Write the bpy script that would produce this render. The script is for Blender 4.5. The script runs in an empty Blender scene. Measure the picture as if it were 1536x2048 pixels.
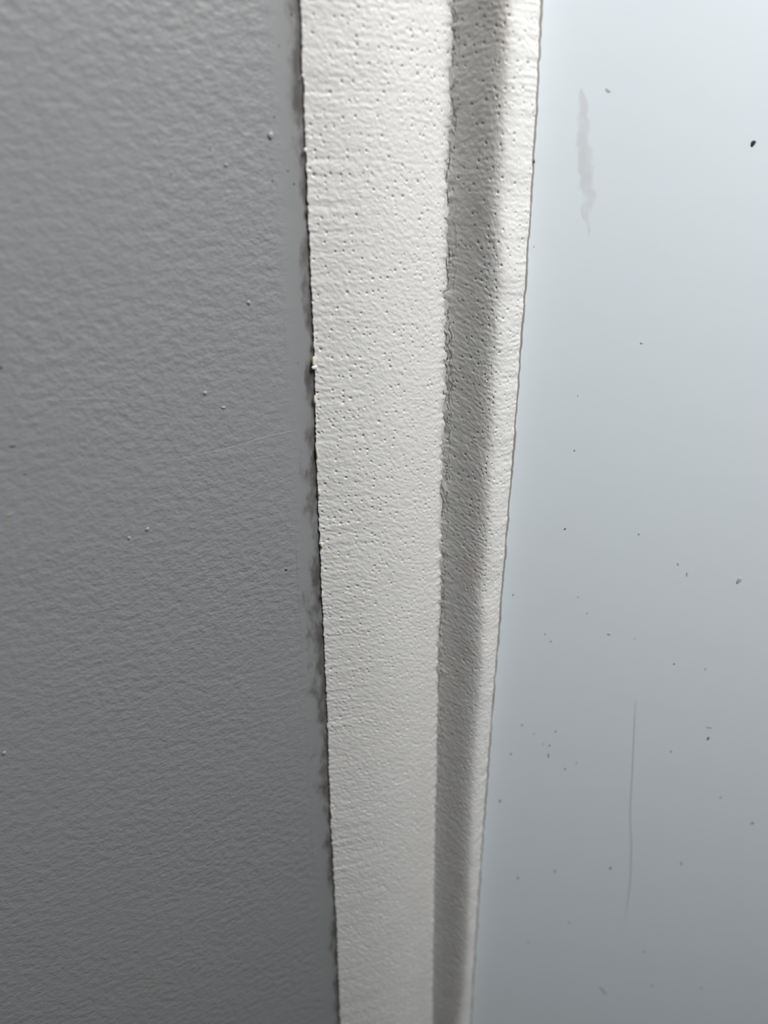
import bpy, bmesh, math, random
import numpy as np
from mathutils import Vector, Matrix

# ------------------------------------------------------------------ camera, world, light, exposure
scene = bpy.context.scene
W, H, FPX = 1536, 2048, 1538.0
PITCH, ROLL = math.radians(24.5), math.radians(-0.5)
CAM = Vector((0.0, 0.0, 1.25))
r0 = Vector((1, 0, 0)); u0 = Vector((0, math.sin(PITCH), math.cos(PITCH))); FWD = Vector((0, math.cos(PITCH), -math.sin(PITCH)))
RIGHT = math.cos(ROLL)*r0 + math.sin(ROLL)*u0
UP = -math.sin(ROLL)*r0 + math.cos(ROLL)*u0
cd = bpy.data.cameras.new('camera'); cam = bpy.data.objects.new('camera', cd)
scene.collection.objects.link(cam)
M3 = Matrix((RIGHT, UP, -FWD)).transposed()
cam.matrix_world = Matrix.Translation(CAM) @ M3.to_4x4()
cd.sensor_fit = 'VERTICAL'; cd.sensor_height = 24.0; cd.lens = FPX/H*24.0
cd.clip_start = 0.005
cd.dof.use_dof = True; cd.dof.focus_distance = 0.272; cd.dof.aperture_fstop = 4.2
scene.camera = cam

world = bpy.data.worlds.new('world'); scene.world = world; world.use_nodes = True
bg = world.node_tree.nodes['Background']
bg.inputs['Color'].default_value = (0.80, 0.88, 1.0, 1); bg.inputs['Strength'].default_value = 0.05

D = 0.27                                    # camera to crease, horizontally
def add_area(name, az, el, dist, sx, sy, power, col):
    az, el = math.radians(az), math.radians(el)
    tgt = Vector((0.06, D, 1.10))
    dirv = Vector((math.cos(el)*math.sin(az), -math.cos(el)*math.cos(az), math.sin(el)))
    l = bpy.data.lights.new(name, 'AREA'); l.shape = 'RECTANGLE'; l.size = sx; l.size_y = sy
    l.energy = power; l.color = col
    o = bpy.data.objects.new(name, l); scene.collection.objects.link(o)
    o.location = tgt + dirv*dist
    o.rotation_euler = (-dirv).to_track_quat('-Z', 'Y').to_euler()
    return o
add_area('window_daylight', 43, 59.5, 0.84, 0.34, 0.34, 10.2, (1.0, 0.995, 0.985))

scene.view_settings.view_transform = 'Standard'; scene.view_settings.look = 'None'
scene.view_settings.exposure = 0.0; scene.view_settings.gamma = 1.0
scene.view_settings.use_curve_mapping = False

# ------------------------------------------------------------------ helpers
C = scene.collection
rng = np.random.default_rng(7); random.seed(7)

def ray(px, py):
    return (RIGHT*((px-W/2)/FPX) + UP*(-(py-H/2)/FPX) + FWD)
def hit(px, py, n, p0):                     # point of a pixel on the plane through p0 with normal n
    d = ray(px, py); t = (p0-CAM).dot(n)/d.dot(n)
    return CAM + d*t

AW, AP = math.radians(30), math.radians(-6)
NW = Vector((math.sin(AW), -math.cos(AW), 0)); TW = Vector((-math.cos(AW), -math.sin(AW), 0))   # wall: normal, away from corner
NP = Vector((math.sin(AP), -math.cos(AP), 0)); TP = Vector((math.cos(AP), math.sin(AP), 0))      # panel: normal, away from corner
cr = hit(882, 1024, Vector((0, -1, 0)), Vector((0, D, 0)))
CORNER = Vector((cr.x, D+0.0035, 0))

def lin(p0, p1, y): return p0 + (p1-p0)*y/2048.0
YS = np.linspace(-500, 2700, 120)
def bowed(pts):                             # smooth line through measured points, straight beyond them
    a = np.array(pts, float); c = np.polyfit(a[:, 0]/1000, a[:, 1], 3); d = np.polyder(c)
    def f(y):
        yc = min(max(y, 0), 2048)
        return float(np.polyval(c, yc/1000) + np.polyval(d, yc/1000)*(y-yc)/1000)
    return f
LEFT_X = bowed([(0, 598), (250, 607), (500, 618), (1020, 640), (1500, 656), (1750, 667), (2048, 682)])
CREASE_X = bowed([(0, 900), (500, 895), (900, 885), (1500, 874), (2048, 865)])
RIDGE_X = bowed([(0, 1022), (500, 996), (1000, 973), (1500, 948), (2048, 920)])
RIGHT_X = bowed([(0, 1084), (323, 1066), (700, 1043), (1020, 1018), (1370, 988), (2048, 942)])
def track(fx, n, p0, off=lambda y: 0.0):
    P = [hit(fx(y), y, n, p0 + n*off(y)) for y in YS]
    a = np.array([[p.z, p.x, p.y] for p in P]); a = a[np.argsort(a[:, 0])]
    return a
def at_z(tr, z): return np.stack([np.interp(z, tr[:, 0], tr[:, 1]), np.interp(z, tr[:, 0], tr[:, 2])], -1)
trE = track(LEFT_X, NW, CORNER + NW*0.0006)                       # strip edge on the wall
trC = track(CREASE_X, Vector((0, -1, 0)), Vector((0, D, 0)))        # crease
trR = track(RIDGE_X, NP, CORNER, lambda y: 0.0128 - 0.0040*y/2048)   # rounded ridge
trF = track(RIGHT_X, NP, CORNER + NP*0.0012)                      # strip edge on the panel
ZT, ZB = 1.25 + 0.11, 1.25 - 0.56

def vnoise(x, y, seed):
    xi = np.floor(x).astype(np.int64); yi = np.floor(y).astype(np.int64)
    fx = x-xi; fy = y-yi
    fx = fx*fx*fx*(fx*(fx*6-15)+10); fy = fy*fy*fy*(fy*(fy*6-15)+10)
    def h(a, b):
        n = (a*374761393 + b*668265263 + seed*982451653) & 0xffffffff
        n = ((n ^ (n >> 13))*1274126177) & 0xffffffff
        n = (n ^ (n >> 16))
        return (n & 0xffff)/65535.0*2-1
    return (h(xi, yi)*(1-fx)+h(xi+1, yi)*fx)*(1-fy) + (h(xi, yi+1)*(1-fx)+h(xi+1, yi+1)*fx)*fy

def grid_mesh(name, P, UVc, mat, smooth=True):
    """P rows x cols x 3 -> quad grid with a uv map"""
    R_, C_ = P.shape[:2]
    me = bpy.data.meshes.new(name)
    idx = np.arange(R_*C_).reshape(R_, C_)
    q = np.stack([idx[:-1, :-1], idx[1:, :-1], idx[1:, 1:], idx[:-1, 1:]], -1).reshape(-1, 4)
    me.vertices.add(R_*C_); me.vertices.foreach_set('co', P.reshape(-1).astype(np.float32))
    nf = len(q); me.loops.add(nf*4); me.loops.foreach_set('vertex_index', q.reshape(-1).astype(np.int32))
    me.polygons.add(nf)
    me.polygons.foreach_set('loop_start', np.arange(0, nf*4, 4, dtype=np.int32))
    me.update(calc_edges=True)
    uv = me.uv_layers.new(name='UVMap')
    uv.data.foreach_set('uv', UVc.reshape(-1, 2)[q.reshape(-1)].astype(np.float32).reshape(-1))
    me.polygons.foreach_set('use_smooth', np.full(nf, smooth, dtype=bool))
    me.materials.append(mat); me.validate()
    return me

def obj(name, me, parent=None):
    o = bpy.data.objects.new(name, me); C.objects.link(o)
    if parent: o.parent = parent
    return o
def bm_obj(name, bm, mat, parent=None, smooth=True):
    me = bpy.data.meshes.new(name); bm.to_mesh(me); bm.free()
    for p in me.polygons: p.use_smooth = smooth
    me.materials.append(mat)
    return obj(name, me, parent)
def tag(o, label=None, cat=None, group=None, kind=None):
    if label: o['label'] = label
    if cat: o['category'] = cat
    if group: o['group'] = group
    if kind: o['kind'] = kind
    return o

class NT:
    def __init__(s, name):
        s.m = bpy.data.materials.new(name); s.m.use_nodes = True
        s.t = s.m.node_tree; s.b = s.t.nodes['Principled BSDF']
    def n(s, t, **k):
        nd = s.t.nodes.new(t)
        for a, v in k.items(): setattr(nd, a, v)
        return nd
    def l(s, a, b): s.t.links.new(a, b)
    def math(s, op, a, b=None, c=None, clamp=False):
        nd = s.n('ShaderNodeMath', operation=op); nd.use_clamp = clamp
        for i, v in enumerate((a, b, c)):
            if v is None: continue
            if isinstance(v, (int, float)): nd.inputs[i].default_value = v
            else: s.l(v, nd.inputs[i])
        return nd.outputs[0]
    def ss(s, v, a, b):                       # smoothstep a -> b
        nd = s.n('ShaderNodeMapRange', interpolation_type='SMOOTHSTEP')
        s.l(v, nd.inputs['Value']); nd.inputs['From Min'].default_value = a; nd.inputs['From Max'].default_value = b
        return nd.outputs[0]
    def noise(s, vec, scale, detail=2, rough=0.5):
        nd = s.n('ShaderNodeTexNoise'); s.l(vec, nd.inputs['Vector'])
        nd.inputs['Scale'].default_value = scale; nd.inputs['Detail'].default_value = detail; nd.inputs['Roughness'].default_value = rough
        return nd.outputs['Fac']
    def mix(s, fac, a, b):
        nd = s.n('ShaderNodeMix', data_type='RGBA')
        if isinstance(fac, (int, float)): nd.inputs['Factor'].default_value = fac
        else: s.l(fac, nd.inputs['Factor'])
        for key, v in (('A', a), ('B', b)):
            sock = [i for i in nd.inputs if i.name == key and i.type == 'RGBA'][0]
            if isinstance(v, tuple): sock.default_value = (*v, 1)
            else: s.l(v, sock)
        return [o for o in nd.outputs if o.type == 'RGBA'][0]
    def uv(s, sx=1, sy=1):
        u = s.n('ShaderNodeUVMap'); u.uv_map = 'UVMap'
        mp = s.n('ShaderNodeMapping'); mp.inputs['Scale'].default_value = (sx, sy, 1); s.l(u.outputs[0], mp.inputs['Vector'])
        return mp.outputs[0]
    def sep(s, v):
        nd = s.n('ShaderNodeSeparateXYZ'); s.l(v, nd.inputs[0]); return nd.outputs[0], nd.outputs[1]
    def bump(s, h, strength, dist, prev=None):
        nd = s.n('ShaderNodeBump'); s.l(h, nd.inputs['Height'])
        if isinstance(strength, (int, float)): nd.inputs['Strength'].default_value = strength
        else: s.l(strength, nd.inputs['Strength'])
        nd.inputs['Distance'].default_value = dist
        if prev is not None: s.l(prev, nd.inputs['Normal'])
        return nd.outputs[0]
    def ramp(s, v, pts):
        nd = s.n('ShaderNodeValToRGB'); s.l(v, nd.inputs[0]); e = nd.color_ramp.elements
        while len(e) < len(pts): e.new(0.5)
        for el, (p, g) in zip(e, sorted(pts)): el.position = p; el.color = (g, g, g, 1)
        return nd.outputs[0]

def plain(name, col, rough=0.5, spec=0.5):
    m = NT(name); m.b.inputs['Base Color'].default_value = (*col, 1)
    m.b.inputs['Roughness'].default_value = rough; m.b.inputs['Specular IOR Level'].default_value = spec
    return m.m

# ------------------------------------------------------------------ materials
# wall paint: uv x = metres from the strip edge, y = height
def zy(y, x=None):
    x = LEFT_X(y) if x is None else x
    return hit(x, y, NW, CORNER + NW*0.001).z
def vn(y): return (zy(y)-0.6)/0.9            # height squeezed to 0..1 for ramps
def wall_material():
    m = NT('grey_wall_paint')
    uv = m.uv(); u, v = m.sep(uv)
    smooth_band = m.ss(u, 0.004, 0.013)
    fade = m.noise(m.uv(14, 14), 1, 1)
    n1 = m.noise(m.uv(300, 380), 1, 2.5, 0.55)
    n2 = m.noise(m.uv(950, 1100), 1, 2, 0.5)
    hgt = m.math('ADD', n1, m.math('MULTIPLY', n2, 0.30))
    st = m.math('MULTIPLY', smooth_band, m.math('ADD', m.math('MULTIPLY', fade, 0.5), 0.18))
    b1 = m.bump(hgt, st, 0.0011)
    broad = m.noise(m.uv(45, 45), 1, 2)
    b2 = m.bump(broad, 0.10, 0.003, b1)
    m.l(b2, m.b.inputs['Normal'])
    # mould along the strip: uneven width, blotches and specks
    vv = m.math('DIVIDE', m.math('SUBTRACT', v, 0.6), 0.9)
    amt = m.ramp(vv, [(vn(0), .55), (vn(150), .50), (vn(300), .42), (vn(420), .25), (vn(560), .50), (vn(700), .34), (vn(850), .36),
                      (vn(960), .78), (vn(1070), .45), (vn(1200), .75), (vn(1420), .68), (vn(1620), .62), (vn(1800), .35), (vn(2048), .42)])
    blot = m.noise(m.uv(260, 110), 1, 4, 0.62)
    wide = m.noise(m.uv(60, 42), 1, 3, 0.6)
    reach = m.math('MULTIPLY', m.math('ADD', wide, -0.15), m.math('MULTIPLY', amt, 0.030))
    inside = m.math('SUBTRACT', 1.0, m.math('DIVIDE', u, m.math('MAXIMUM', reach, 0.0008)), clamp=True)
    mould = m.ss(m.math('ADD', m.math('MULTIPLY', inside, 0.95), m.math('MULTIPLY', m.math('MULTIPLY', m.math('SUBTRACT', blot, 0.5), 2.6), m.ss(inside, 0.0, 0.25))), 0.15, 1.15)
    near = m.math('SUBTRACT', 1.0, m.math('DIVIDE', u, 0.0085), clamp=True)
    gre = m.math('MULTIPLY', m.ss(near, 0.0, 1.0), m.math('ADD', m.math('MULTIPLY', wide, 0.55), 0.0))
    line = m.math('MULTIPLY', m.math('SUBTRACT', 1.0, m.ss(m.math('ABSOLUTE', m.math('SUBTRACT', u, 0.0093)), 0.0, 0.00035)),
                  m.ss(m.noise(m.uv(30, 22), 1, 2), 0.45, 0.65))
    spots = m.n('ShaderNodeTexVoronoi'); m.l(m.uv(330, 260), spots.inputs['Vector']); spots.inputs['Scale'].default_value = 1
    sp = m.math('MULTIPLY', m.math('SUBTRACT', 1.0, m.ss(spots.outputs['Distance'], 0.10, 0.22)),
                m.math('MULTIPLY', m.ss(near, 0.05, 0.6), m.ss(m.noise(m.uv(90, 60), 1, 2), 0.52, 0.62)))
    tint = m.noise(m.uv(9, 6), 1, 2)
    base = m.mix(tint, (0.243, 0.249, 0.257), (0.257, 0.260, 0.261))
    c = m.mix(gre, base, (0.175, 0.175, 0.163))
    c = m.mix(m.math('MULTIPLY', line, 0.30), c, (0.14, 0.14, 0.128))
    c = m.mix(m.math('MULTIPLY', sp, 0.55), c, (0.09, 0.085, 0.075))
    c = m.mix(m.math('MULTIPLY', mould, 0.88), c, (0.075, 0.068, 0.062))
    m.l(c, m.b.inputs['Base Color'])
    m.b.inputs['Roughness'].default_value = 0.42; m.b.inputs['Specular IOR Level'].default_value = 0.42
    return m.m

def strip_material():
    m = NT('off_white_embossed_strip')
    uv = m.uv(); u, v = m.sep(uv)              # metres across from the crease, metres along
    f = m.noise(m.uv(1500, 2100), 1, 2, 0.5)
    m.l(m.bump(f, 0.22, 0.00035), m.b.inputs['Normal'])
    big = m.noise(m.uv(30, 14), 1, 3, 0.55)
    c = m.mix(big, (0.645, 0.637, 0.615), (0.69, 0.687, 0.670))
    brown = m.math('MULTIPLY', m.math('SUBTRACT', 1.0, m.ss(m.math('ABSOLUTE', m.math('SUBTRACT', u, 0.0140)), 0.0, 0.011)),
                   m.ss(m.noise(m.uv(90, 45), 1, 3), 0.42, 0.75))
    c = m.mix(m.math('MULTIPLY', brown, 0.45), c, (0.56, 0.47, 0.40))
    m.l(c, m.b.inputs['Base Color'])
    m.b.inputs['Roughness'].default_value = 0.48; m.b.inputs['Specular IOR Level'].default_value = 0.4
    return m.m

def panel_material():
    m = NT('white_satin_panel')
    uv = m.uv(); u, v = m.sep(uv)              # metres from the corner, height
    g = m.noise(m.uv(6, 4), 1, 2)
    c = m.mix(g, (0.81, 0.885, 0.925), (0.83, 0.895, 0.935))
    # faint brown smear
    def pu(x, y):
        p = hit(x, y, NP, CORNER); return (p-CORNER).dot(TP), p.z
    ua, va = pu(1162, 172); ub, vb = pu(1179, 478)
    t = m.math('DIVIDE', m.math('SUBTRACT', v, vb), va-vb)
    axis = m.math('ADD', m.math('MULTIPLY', t, ua-ub), ub)
    wob = m.math('MULTIPLY', m.math('SUBTRACT', m.noise(m.uv(0.01, 190), 1, 2), 0.5), 0.0042)
    dist = m.math('ABSOLUTE', m.math('ADD', m.math('SUBTRACT', u, axis), wob))
    wid = m.ramp(t, [(0, 0.0), (0.12, .45), (0.25, 1.0), (0.75, .95), (0.93, .5), (1.0, 0.0)])
    q = m.math('DIVIDE', dist, m.math('ADD', m.math('MULTIPLY', wid, 0.0024), 0.00001))
    rag = m.math('ADD', q, m.math('MULTIPLY', m.math('SUBTRACT', m.noise(m.uv(420, 240), 1, 3), 0.5), 1.3))
    sm = m.math('MULTIPLY', m.math('SUBTRACT', 1.0, m.ss(rag, 0.55, 1.15)), m.ss(m.noise(m.uv(200, 120), 1, 2), 0.22, 0.62))
    sm = m.math('MULTIPLY', sm, m.math('MULTIPLY', m.ss(t, 0.0, 0.03), m.math('SUBTRACT', 1.0, m.ss(t, 0.97, 1.0))))
    c = m.mix(m.math('MULTIPLY', sm, 0.30), c, (0.50, 0.43, 0.40))
    m.l(c, m.b.inputs['Base Color'])
    m.l(m.bump(m.noise(m.uv(60, 60), 1, 2), 0.03, 0.002), m.b.inputs['Normal'])
    m.b.inputs['Roughness'].default_value = 0.38; m.b.inputs['Specular IOR Level'].default_value = 0.5
    return m.m

MAT_WALL, MAT_STRIP, MAT_PANEL = wall_material(), strip_material(), panel_material()
MAT_BACK = plain('grimy_adhesive', (0.27, 0.25, 0.225), 0.7)
MAT_DARK = plain('black_grit', (0.018, 0.02, 0.022), 0.6)
MAT_GREY = plain('grey_dust', (0.34, 0.36, 0.38), 0.7)
MAT_MARK = plain('pale_grey_scuff', (0.50, 0.53, 0.56), 0.6)
MAT_GLUE = plain('yellowed_glue', (0.66, 0.61, 0.50), 0.6)
MAT_PAINT = plain('wall_paint_lump', (0.29, 0.294, 0.297), 0.4)
MAT_HAIR = plain('thin_grey_hair', (0.16, 0.16, 0.17), 0.5)
MAT_FLOOR = plain('floor_vinyl', (0.28, 0.27, 0.26), 0.6)

# ------------------------------------------------------------------ setting: wall, panel, floor
# wall grid follows the strip edge so that its uv measures the distance from it
zs = np.linspace(0.0, 2.3, 93)
def edge_dist(z):                                            # distance corner -> strip edge along the wall
    p = at_z(trE, np.array([z]))[0]
    return (p[0]-CORNER.x)*TW.x + (p[1]-CORNER.y)*TW.y
us = np.concatenate([np.linspace(-0.06, 0.06, 31), np.linspace(0.07, 1.2, 40)])
P = np.zeros((len(zs), len(us), 3)); UVc = np.zeros((len(zs), len(us), 2))
for i, z in enumerate(zs):
    for j, u in enumerate(us):
        d = max(u + edge_dist(z), 0.0)
        P[i, j] = (CORNER.x+TW.x*d, CORNER.y+TW.y*d, z); UVc[i, j] = (u, z)
wall = obj('wall_left', grid_mesh('wall_left', P[:, ::-1], UVc[:, ::-1], MAT_WALL))
tag(wall, 'grey painted wall with orange peel texture and mould along the strip', kind='structure')

us = np.linspace(0, 1.2, 41)
P = np.zeros((len(zs), len(us), 3)); UVc = np.zeros((len(zs), len(us), 2))
for i, z in enumerate(zs):
    for j, u in enumerate(us):
        P[i, j] = (CORNER.x+TP.x*u, CORNER.y+TP.y*u, z); UVc[i, j] = (u, z)
panel = obj('wall_right', grid_mesh('wall_right', P, UVc, MAT_PANEL))
tag(panel, 'smooth white satin panel speckled with tiny dirt', kind='structure')

bm = bmesh.new()
vs = [bm.verts.new(p) for p in ((-1.6, -1.6, 0), (1.6, -1.6, 0), (1.6, 0.5, 0), (-1.6, 0.5, 0))]
bm.faces.new(vs); floor = bm_obj('floor', bm, MAT_FLOOR, smooth=False)
tag(floor, 'plain grey floor far below the corner', kind='structure')

# ------------------------------------------------------------------ the strip
ROWS = 2100
z = np.linspace(ZT, ZB, ROWS); tmm = (ZT-z)*1000
E2, C2, R2, F2 = (at_z(t, z) for t in (trE, trC, trR, trF))
# jagged crease: random steps, calmer towards the bottom
jag = 0.55*vnoise(tmm/3.1, tmm*0, 3) + 0.45*vnoise(tmm/1.2, tmm*0, 4) + 0.35*np.sign(vnoise(tmm/2.3, tmm*0, 5)) + 0.8*vnoise(tmm/23, tmm*0, 6)
ker = np.hanning(5); ker /= ker.sum()
jag = np.convolve(jag, ker, 'same')
calm = np.interp(tmm, [0, 250, 330, 480], [1.0, 1.0, 0.65, 0.4])
jag *= 0.00090*calm
JAG = np.stack([jag, jag*0], -1)                            # felt only close to the crease
# edges wander a little
E2 = E2 + (0.00022*(vnoise(tmm/2.6, tmm*0, 11) + 0.7*vnoise(tmm/0.9, tmm*0, 12)) + 0.0004*vnoise(tmm/40, tmm*0, 13))[:, None]*np.array([TW.x, TW.y])
F2 = F2 + (0.00016*(vnoise(tmm/3.0, tmm*0, 14) + 0.6*vnoise(tmm/0.8, tmm*0, 15)) + 0.00012*vnoise(tmm/55, tmm*0, 16))[:, None]*np.array([TP.x, TP.y])

def section(fn, ts):
    return np.stack([fn(t) for t in ts], 1)                  # rows x cols x 2
LEFT_LEN, DARK_LEN, LIT_LEN = 52.0, 20.0, 12.0              # nominal mm, for the relief only

# -- wall flange: bulges off the wall, turns steeper towards the crease
nd = np.array([NW.x, NW.y])
wl0 = np.linalg.norm(C2-E2, axis=1).mean()*1000
def left_fn(t):                                              # t 0 at edge, 1 at crease
    base = E2 + (C2-E2)*t
    b = 0.0046*4*(t**1.1)*(1-t)**0.9
    return base + nd*b + JAG*math.exp(-(1-t)*wl0/1.6)
tl = np.concatenate([np.linspace(0, 0.90, 190)[:-1], np.linspace(0.90, 1.0, 62)])
PL = section(left_fn, tl)
wl = np.linalg.norm(C2-E2, axis=1).mean()*1000
sl = -(1-tl)*wl                                              # mm from the crease, negative on the wall side

# -- panel flange: climbs to the ridge, rolls over to its edge
def hermite(p0, p1, m0, m1, t):
    t2, t3 = t*t, t*t*t
    return (2*t3-3*t2+1)*p0 + (t3-2*t2+t)*m0 + (-2*t3+3*t2)*p1 + (t3-t2)*m1
wob = (vnoise(tmm/38, tmm*0, 21)*0.0009 + vnoise(tmm/11, tmm*0, 22)*0.0003)
Rw = R2 + wob[:, None]*np.array([1.0, -0.35])
mR = (F2-C2)*0.42
wr0 = (np.linalg.norm(Rw-C2, axis=1)+np.linalg.norm(F2-Rw, axis=1)).mean()*1000
def right_fn(t):
    if t < 0.62:
        k = t/0.62; return hermite(C2, Rw, (Rw-C2)*1.05, mR*1.1, k) + JAG*math.exp(-t*wr0/1.6)
    k = (t-0.62)/0.38; return hermite(Rw, F2, mR*0.9, (F2-Rw)*1.0 + np.array([0.0008, 0.0030]), k)
tr_ = np.concatenate([np.linspace(0, 0.12, 48)[:-1], np.linspace(0.12, 1.0, 130)])
PR = section(right_fn, tr_)
wr = (np.linalg.norm(Rw-C2, axis=1)+np.linalg.norm(F2-Rw, axis=1)).mean()*1000
sr = tr_*wr

def relief(s, t):
    S, T = np.meshgrid(s, t)
    slope = np.interp(t, [0, 90, 160, 300, 480], [0.0, 0.05, 0.30, 0.55, 0.6])[:, None]
    Tw = T - slope*S + 1.5*vnoise(S/16, T/16, 31) + 0.35*vnoise(S/3, T/3, 37)
    band = vnoise(S/30, T/40, 30)*0.5+0.5
    ribs = np.sin(2*np.pi*Tw/1.85)*(0.5+0.5*vnoise(S/4.5, T/2.4, 38))
    h = 0.030*ribs*(0.5+0.8*band)
    h += 0.048*vnoise(S/1.3, Tw/0.7, 32) + 0.048*vnoise(S/0.62, Tw/0.5, 33)
    h += 0.030*np.tanh(3*vnoise(S/1.5, Tw/0.95, 35))
    h += 0.07*vnoise(S/11, T/13, 36)
    return h

def pits(hm, s, t, seed):
    r = np.random.default_rng(seed)
    tt = t[0]+0.5; row = 0
    dt = t[1]-t[0]
    while tt < t[-1]:
        x = s[0]+r.uniform(0, 3)
        strong = r.uniform(0.25, 0.9)
        while x < s[-1]:
            if r.random() < 0.62*strong+0.12:
                px, pt = x+r.normal(0, .35), tt+r.normal(0, .28)
                rad = r.uniform(0.26, 0.40); dep = r.uniform(0.40, 0.85)
                i0 = max(int((pt-1-t[0])/dt), 0); i1 = min(int((pt+1-t[0])/dt)+1, len(t))
                j0 = np.searchsorted(s, px-1); j1 = np.searchsorted(s, px+1)
                if i1 > i0 and j1 > j0:
                    d2 = (s[None, j0:j1]-px)**2 + (t[i0:i1, None]-pt)**2
                    hm[i0:i1, j0:j1] += -dep*np.exp(-d2/(rad*rad)*1.4) + 0.05*np.exp(-d2/(0.55**2))
            x += r.choice([2.1, 2.9, 3.4, 4.4])
        tt += r.uniform(1.9, 2.7); row += 1

def cracks(hm, s, t, side, seed):
    """narrow broken grooves running along the crease"""
    S, T = np.meshgrid(s, t)
    if side < 0:
        lines = [(-0.6, 0.45, 0.50, seed), (-1.7, 0.7, 0.22, seed+20)]
    else:
        lines = [(0.40, 0.35, 0.60, seed), (1.6, 0.65, 0.45, seed+20), (2.5, 0.4, 0.16, seed+40)]
    for off, amp, dep, sd in lines:
        pos = off + amp*(vnoise(t/2.2, t*0, sd) + 0.5*vnoise(t/0.8, t*0, sd+1) + 0.5*np.sign(vnoise(t/3.0, t*0, sd+2)))
        on = np.clip(vnoise(t/7.0, t*0, sd+3)*2.2+0.75, 0, 1)*np.interp(t, [0, 120, 340, 420], [0.6, 1, 0.8, 0.3])
        d = np.abs(S-pos[:, None])
        hm -= dep*on[:, None]*np.exp(-(d/0.15)**2)
        # paint lifted a little beside the groove
        hm += 0.10*on[:, None]*np.exp(-((S-pos[:, None]-0.34*np.sign(off))/0.22)**2)
    return hm

def displaced(P2, h_mm, flip):
    R_, C_ = P2.shape[:2]
    P3 = np.zeros((R_, C_, 3)); P3[..., :2] = P2; P3[..., 2] = z[:, None]
    # smooth base normals (in the horizontal plane)
    k = np.hanning(41); k /= k.sum()
    tx = np.gradient(P2[..., 0], axis=1); ty = np.gradient(P2[..., 1], axis=1)
    pad = lambda a: np.apply_along_axis(lambda c: np.convolve(np.pad(c, 20, mode='edge'), k, 'valid'), 0, a)
    tx, ty = pad(tx), pad(ty)
    n = np.stack([ty, -tx], -1); n /= np.linalg.norm(n, axis=-1, keepdims=True)+1e-12
    P3[..., :2] += n*(h_mm*0.001)[..., None]
    return P3

hL = relief(sl, tmm); pits(hL, sl, tmm, 101); hL = cracks(hL, sl, tmm, -1, 201)
hR = relief(sr, tmm); pits(hR, sr, tmm, 102); hR = cracks(hR, sr, tmm, 1, 301)
# rims: shared seam at the crease, worn free edges
fade_c = np.clip(np.abs(sl)/0.25, 0, 1); hL *= fade_c[None, :]
hR *= np.clip(sr/0.2, 0, 1)[None, :]
hR *= (1-0.6*np.exp(-((sr[-1]-sr)/1.5)**2))[None, :]
ed = vnoise(tmm/1.1, tmm*0, 41)*0.07
hL += ed[:, None]*np.exp(-((sl-sl[0])/0.8)**2)[None, :]
pe = 1.0 + 0.35*vnoise(tmm/3.5, tmm*0, 43) + 0.2*np.sign(vnoise(tmm/1.8, tmm*0, 44))
hR -= 0.42*np.clip((sr[None, :]-(sr[-1]-pe[:, None]))/0.25, 0, 1)        # paint film ends just short of the edge

strip = bpy.data.objects.new('sealing_strip', None); C.objects.link(strip)
base_y = float(at_z(trC, np.array([ZB]))[0][1])
strip.location = (float(C2[-1, 0]), base_y, ZB)
strip.empty_display_size = 0.02
tag(strip, 'off-white embossed sealing strip creased into the corner between grey wall and white panel', 'sealing strip')

def put(name, P3, s, back):
    """flange mesh: front surface plus an edge turned back to the surface behind it"""
    P3 = P3.copy()
    UVc = np.zeros(P3.shape[:2]+(2,)); UVc[..., 0] = s[None, :]*0.001; UVc[..., 1] = tmm[:, None]*0.001
    # extra column(s) for the thickness of the free edge
    if back[0] == 'L':
        q = P3[:, :1].copy(); q[..., 0] -= NW.x*0.0006 ; q[..., 1] -= NW.y*0.0006
        q[..., 0] -= TW.x*0.0002; q[..., 1] -= TW.y*0.0002
        P3 = np.concatenate([q, P3], 1); UVc = np.concatenate([UVc[:, :1], UVc], 1)
    else:
        q = P3[:, -1:].copy(); q[..., 0] -= NP.x*0.0007; q[..., 1] -= NP.y*0.0007
        P3 = np.concatenate([P3, q], 1); UVc = np.concatenate([UVc, UVc[:, -1:]], 1)
    P3 -= np.array(strip.location)
    return obj(name, grid_mesh(name, P3, UVc, MAT_STRIP), strip)
P3L = displaced(PL, hL, 1); P3R = displaced(PR, hR, 1)
wf = put('wall_flange', P3L, sl, 'L'); wf['label'] = 'broad bright half of the strip lying along the grey wall'
pf = put('panel_flange', P3R, sr, 'R'); pf['label'] = 'narrow half of the strip, shaded by the crease, rolled over onto the panel'

# dark bed of old adhesive showing along the panel side edge
def ribbon(name, a, b, mat, parent, off):
    Pq = np.zeros((len(a), 3, 3))
    m_ = (a+b)/2
    for j, q in enumerate((a, m_, b)):
        Pq[:, j, :2] = q; Pq[:, j, 2] = z[::4]
    Pq[:, 1, 0] += NP.x*off; Pq[:, 1, 1] += NP.y*off
    UVc = np.zeros(Pq.shape[:2]+(2,))
    return obj(name, grid_mesh(name, Pq-np.array(parent.location), UVc, mat), parent)
panel_pos = lambda q, lift: CORNER.to_2d() if False else q
Fp = F2[::4]; t4 = tmm[::4]
# project the strip edge to the panel surface
dF = ((Fp-np.array([CORNER.x, CORNER.y]))*np.array([TP.x, TP.y])).sum(1)
onp = lambda d, lift: np.stack([CORNER.x+TP.x*d+NP.x*lift, CORNER.y+TP.y*d+NP.y*lift], -1)
wA = 0.00042 + 0.00016*vnoise(t4/6, t4*0, 51) + 0.0001*vnoise(t4/1.2, t4*0, 52)
ab = ribbon('adhesive_line', onp(dF-0.0006, 0.0003), onp(dF+wA, 0.00002), MAT_BACK, strip, 0.0002)
ab['label'] = 'thin dark line of grimy adhesive'

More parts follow.
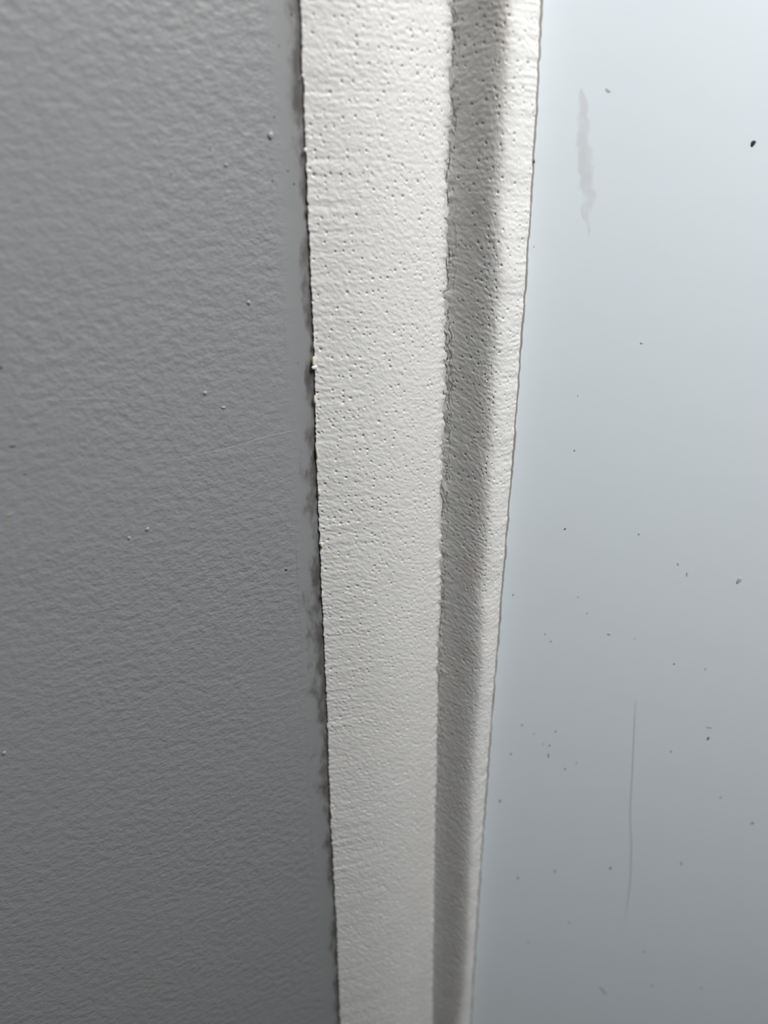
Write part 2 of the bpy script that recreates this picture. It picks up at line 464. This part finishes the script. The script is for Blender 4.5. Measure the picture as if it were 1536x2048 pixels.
# lifted paint flakes along the crease
def flake_mesh(seed):
    r = random.Random(seed); n = r.randint(6, 8)
    bm = bmesh.new(); top = []; bot = []
    for k in range(n):
        a = 2*math.pi*k/n + r.uniform(-.25, .25); rr = r.uniform(0.65, 1.15)
        x, y = rr*math.cos(a)*0.55, rr*math.sin(a)
        c = 0.10*x*x + 0.10*y
        top.append(bm.verts.new((x, y, 0.10+c))); bot.append(bm.verts.new((x*0.96, y*0.96, -0.06+c)))
    bm.faces.new(top); bm.faces.new(bot[::-1])
    for k in range(n):
        bm.faces.new((top[k], bot[k], bot[(k+1) % n], top[(k+1) % n]))
    me = bpy.data.meshes.new('paint_flake'); bm.to_mesh(me); bm.free(); me.materials.append(MAT_FLAKE)
    return me
MAT_FLAKE = plain('cracked_white_paint', (0.70, 0.69, 0.665), 0.45)
flakes = [flake_mesh(i) for i in range(6)]
sloc = Vector(strip.location)
fr = random.Random(5)
tpos = 14.0
while tpos < 400:
    i = int(tpos/(tmm[1]-tmm[0]))
    side = fr.random()
    if side < 0.55:
        j = P3R.shape[1]*0 + int(np.searchsorted(sr, fr.uniform(0.3, 1.7))); p = Vector(P3R[i, j]); nrm = Vector((-0.45, -0.89, 0))
    else:
        j = int(np.searchsorted(sl, -fr.uniform(0.3, 1.3))); p = Vector(P3L[i, min(j, len(sl)-1)]); nrm = Vector((0.62, -0.78, 0))
    zx = nrm.normalized(); yx = Vector((0, 0, 1)); xx = yx.cross(zx).normalized()
    rot = Matrix((xx, yx, zx)).transposed()
    rot = rot @ Matrix.Rotation(fr.uniform(-.5, .5), 3, 'Z') @ Matrix.Rotation(fr.uniform(-.22, .22), 3, 'Y') @ Matrix.Rotation(fr.uniform(-.12, .12), 3, 'X')
    o = obj('paint_flake', flakes[fr.randrange(6)], strip)
    sz = fr.uniform(0.9, 2.1)*0.001*np.interp(tpos, [0, 250, 400], [1, 1, .6])
    o.matrix_local = Matrix.Translation(p-sloc+zx*0.00004) @ (rot @ Matrix.Diagonal((sz, sz*fr.uniform(0.9, 1.8), sz*0.8))).to_4x4()
    tpos += fr.uniform(2.5, 7.0)

# ------------------------------------------------------------------ small things on wall and panel
def lump(name, p, n, sx, sy, sz, mat, parent, seed=0, rot=0.0):
    """low irregular dome sitting on a surface"""
    r = random.Random(seed); bm = bmesh.new()
    bmesh.ops.create_icosphere(bm, subdivisions=2, radius=1)
    ph = [r.uniform(0, 6.3) for _ in range(4)]
    for v in bm.verts:
        a = math.atan2(v.co.y, v.co.x)
        k = 1+0.16*math.sin(2*a+ph[0])+0.12*math.sin(3*a+ph[1])
        v.co.x *= k; v.co.y *= k; v.co.z *= 1+0.15*math.sin(3*v.co.x+ph[2])
    zx = n.normalized(); yx = Vector((0, 0, 1)); xx = yx.cross(zx)
    rm = Matrix((xx, yx, zx)).transposed() @ Matrix.Rotation(rot, 3, 'Z') @ Matrix.Diagonal((sx, sy, sz))
    o = bm_obj(name, bm, mat, parent)
    o.matrix_local = Matrix.Translation(p) @ rm.to_4x4()
    return o
def px_size(p): return (p-CAM).dot(FWD)/FPX                  # metres per photo pixel at p
def on_wall(x, y): return hit(x, y, NW, CORNER)
def on_panel(x, y): return hit(x, y, NP, CORNER)

def wall_lump(name, x, y, w, h, mat, seed, hgt=0.35, label=None, rot=0.0):
    p = on_wall(x, y); s = px_size(p)
    o = lump(name, p, NW, w/2*s/math.cos(0.6), h/2*s*1.12, min(w, h)*hgt*s, mat, wall, seed, rot)
    if label: o['label'] = label
wall_lump('paint_drip', 541, 271, 9, 15, MAT_PAINT, 1, 0.5, 'small raised drip of paint')
for k, (x, y, w, h) in enumerate([(343, 346, 5, 6), (295, 1058, 7, 8), (258, 1076, 6, 7), (8, 1506, 7, 7), (410, 786, 9, 6), (447, 815, 8, 6), (452, 330, 8, 6), (497, 605, 8, 7)]):
    wall_lump('paint_lump', x, y, w, h, MAT_PAINT, 20+k, 0.4)
for k, (x, y, w, h, r_) in enumerate([(25, 893, 10, 3, 0), (50, 949, 6, 2.5, 0.2), (19, 1030, 15, 6, 0.3), (1, 736, 5, 6, 0), (572, 1140, 5, 4, 0), (420, 300, 3, 3, 0),
                                  (545, 362, 3, 4, 0), (549, 234, 3, 3, 0), (583, 29, 4, 5, 0), (558, 92, 3, 3, 0), (588, 368, 3, 4, 0), (576, 342, 3, 3, 0), (408, 775, 5, 9, 0.3)]):
    wall_lump('wall_speck', x, y, w, h, MAT_DARK if k != 2 and k < 12 else MAT_BACK, 40+k, 0.12, rot=r_)

# hairline ridges where the paint has cracked
def line_mesh(name, pts, rad, mat, parent=None, nside=6, squash=1.0):
    cu = bpy.data.curves.new(name, 'CURVE'); cu.dimensions = '3D'
    sp = cu.splines.new('POLY'); sp.points.add(len(pts)-1)
    for k, p in enumerate(pts):
        sp.points[k].co = (*p, 1)
        e = min(k, len(pts)-1-k)/max(1, (len(pts)-1)*0.2); sp.points[k].radius = min(1, 0.35+e)
    cu.bevel_depth = rad; cu.bevel_resolution = 1
    tmp = bpy.data.objects.new('tmp', cu); C.objects.link(tmp)
    me = bpy.data.meshes.new_from_object(tmp.evaluated_get(bpy.context.evaluated_depsgraph_get()))
    bpy.data.objects.remove(tmp); bpy.data.curves.remove(cu)
    me.name = name; me.materials.clear(); me.materials.append(mat)
    for p in me.polygons: p.use_smooth = True
    return obj(name, me, parent)
def smooth_line(pts, n, jit, seed):
    pts = np.array(pts, float); d = np.r_[0, np.cumsum(np.hypot(*np.diff(pts, axis=0).T))]
    t = np.linspace(0, d[-1], n); r = np.random.default_rng(seed)
    x = np.interp(t, d, pts[:, 0]); y = np.interp(t, d, pts[:, 1])
    k = np.array([1, 2, 3, 2, 1])/9
    for _ in range(2):
        x[2:-2] = np.convolve(x, k, 'valid'); y[2:-2] = np.convolve(y, k, 'valid')
    return x + r.normal(0, jit, n), y + r.normal(0, jit, n)
for k, (pts, rad, lift) in enumerate([
        ([(300, 926), (360, 918), (420, 905), (470, 893), (530, 874), (575, 864), (618, 858)], 0.00011, 0.3),
        ([(125, 988), (160, 974), (205, 962), (250, 955)], 0.00010, 0.3),
        ([(0, 811), (50, 806), (100, 800), (180, 797), (260, 796)], 0.00012, 0.4)]):
    x, y = smooth_line(pts, 60, 0.7, 70+k)
    o = line_mesh('hairline_crack', [on_wall(a, b) - NW*rad*0.55 for a, b in zip(x, y)], rad, MAT_PAINT, wall)
    o['label'] = 'fine raised crack in the grey paint'

# bits of glue and torn film on the wall side edge of the strip
er = random.Random(9)
for k, (y, w, h) in enumerate([(735, 12, 9), (722, 8, 22), (800, 6, 20), (690, 5, 14), (905, 5, 24), (985, 7, 12), (1090, 6, 14), (300, 6, 10), (152, 5, 9), (420, 4, 18), (1190, 5, 16), (1630, 4, 20)]):
    p = hit(LEFT_X(y)+er.uniform(0, 3), y, NW, CORNER + NW*0.0012); s = px_size(p)
    o = lump('glue_bit', p - sloc, NW, w/2*s, h/2*s, 0.00035, MAT_GLUE if k not in (0, 7, 8) else MAT_FLAKE, strip, 90+k)
p = hit(1068, 323, NP, CORNER+NP*0.0010)
o = lump('grit_speck', p - sloc, NP, 0.0003, 0.0006, 0.0004, MAT_DARK, strip, 130); o['label'] = 'black grit at the strip edge'

# dirt on the panel
def speck(x, y, w, h, mat, seed, rot=0.0, label=None, hgt=0.25):
    p = on_panel(x, y); s = px_size(p)
    o = lump('dirt_speck', p, NP, w/2*s, h/2*s*1.12, min(w, h)*hgt*s, mat, panel, seed, rot)
    if label: o['label'] = label
speck(1506, 287, 10, 11, MAT_DARK, 153, label='large black speck', hgt=0.08)
black = [(1416, 1477, 4, 7), (1221, 1736, 4, 4), (1342, 1503, 3, 3), (1130, 1538, 3, 3), (1099, 1491, 3, 3), (1111, 1463, 3, 3), (1022, 1508, 3, 3), (1289, 1903, 2.5, 3), (1348, 1328, 3, 3), (1130, 1058, 3, 4)]
grey = [(1478, 1161, 9, 14), (1505, 1646, 5, 8), (1097, 1511, 4, 10), (1000, 1602, 4, 9), (1036, 1756, 4, 8), (1110, 1742, 4, 7), (1441, 1595, 4, 4), (1304, 1971, 4, 4), (1403, 1976, 4, 4),
        (1138, 1845, 3, 4), (1057, 1884, 3, 4), (1174, 1227, 3, 3), (1156, 1194, 3, 3), (1026, 1190, 3, 6), (1090, 1268, 4, 3), (1102, 1283, 4, 4), (1044, 1450, 6, 3), (1068, 1468, 3, 3), (1087, 1488, 3, 3),
        (1149, 901, 4, 4), (1156, 791, 3, 3), (1283, 686, 6, 5), (1363, 1726, 4, 10), (1153, 1526, 3, 5), (1218, 1268, 7, 6), (1278, 1068, 5, 5), (1374, 1148, 4, 10), (1356, 1128, 4, 8), (1411, 1338, 3, 7), (1270, 1277, 3, 3), (1068, 493, 3, 4)]
for k, a in enumerate(black): speck(*a, MAT_DARK, 160+k)
for k, a in enumerate(grey): speck(*a, MAT_GREY if k < 20 and k else MAT_MARK, 200+k, rot=random.uniform(-.3, .3), hgt=0.1)
speck(1216, 181, 12, 7, MAT_MARK, 260, rot=-0.6, hgt=0.05, label='faint grey smudge')
speck(1418, 1455, 14, 4, MAT_MARK, 261, hgt=0.05, label='faint grey smudge')

x, y = smooth_line([(1272, 1400), (1269, 1440), (1267, 1490), (1265, 1540), (1262, 1590), (1260, 1635), (1263, 1680), (1262, 1730), (1260, 1770), (1255, 1805), (1250, 1842)], 80, 0.0, 80)
hair = line_mesh('hair_strand', [on_panel(a, b) + NP*0.00006 for a, b in zip(x, y)], 0.000045, MAT_HAIR)
tag(hair, 'long fine dark hair clinging upright to the lower white panel', 'hair')
x, y = smooth_line([(1199, 1972), (1203, 1975), (1207, 1980), (1212, 1988)], 14, 0.0, 81)
lint = line_mesh('lint_fibre', [on_panel(a, b) + NP*0.0001 for a, b in zip(x, y)], 0.00012, MAT_GREY)
tag(lint, 'short curved grey lint fibre near the bottom of the white panel', 'lint')
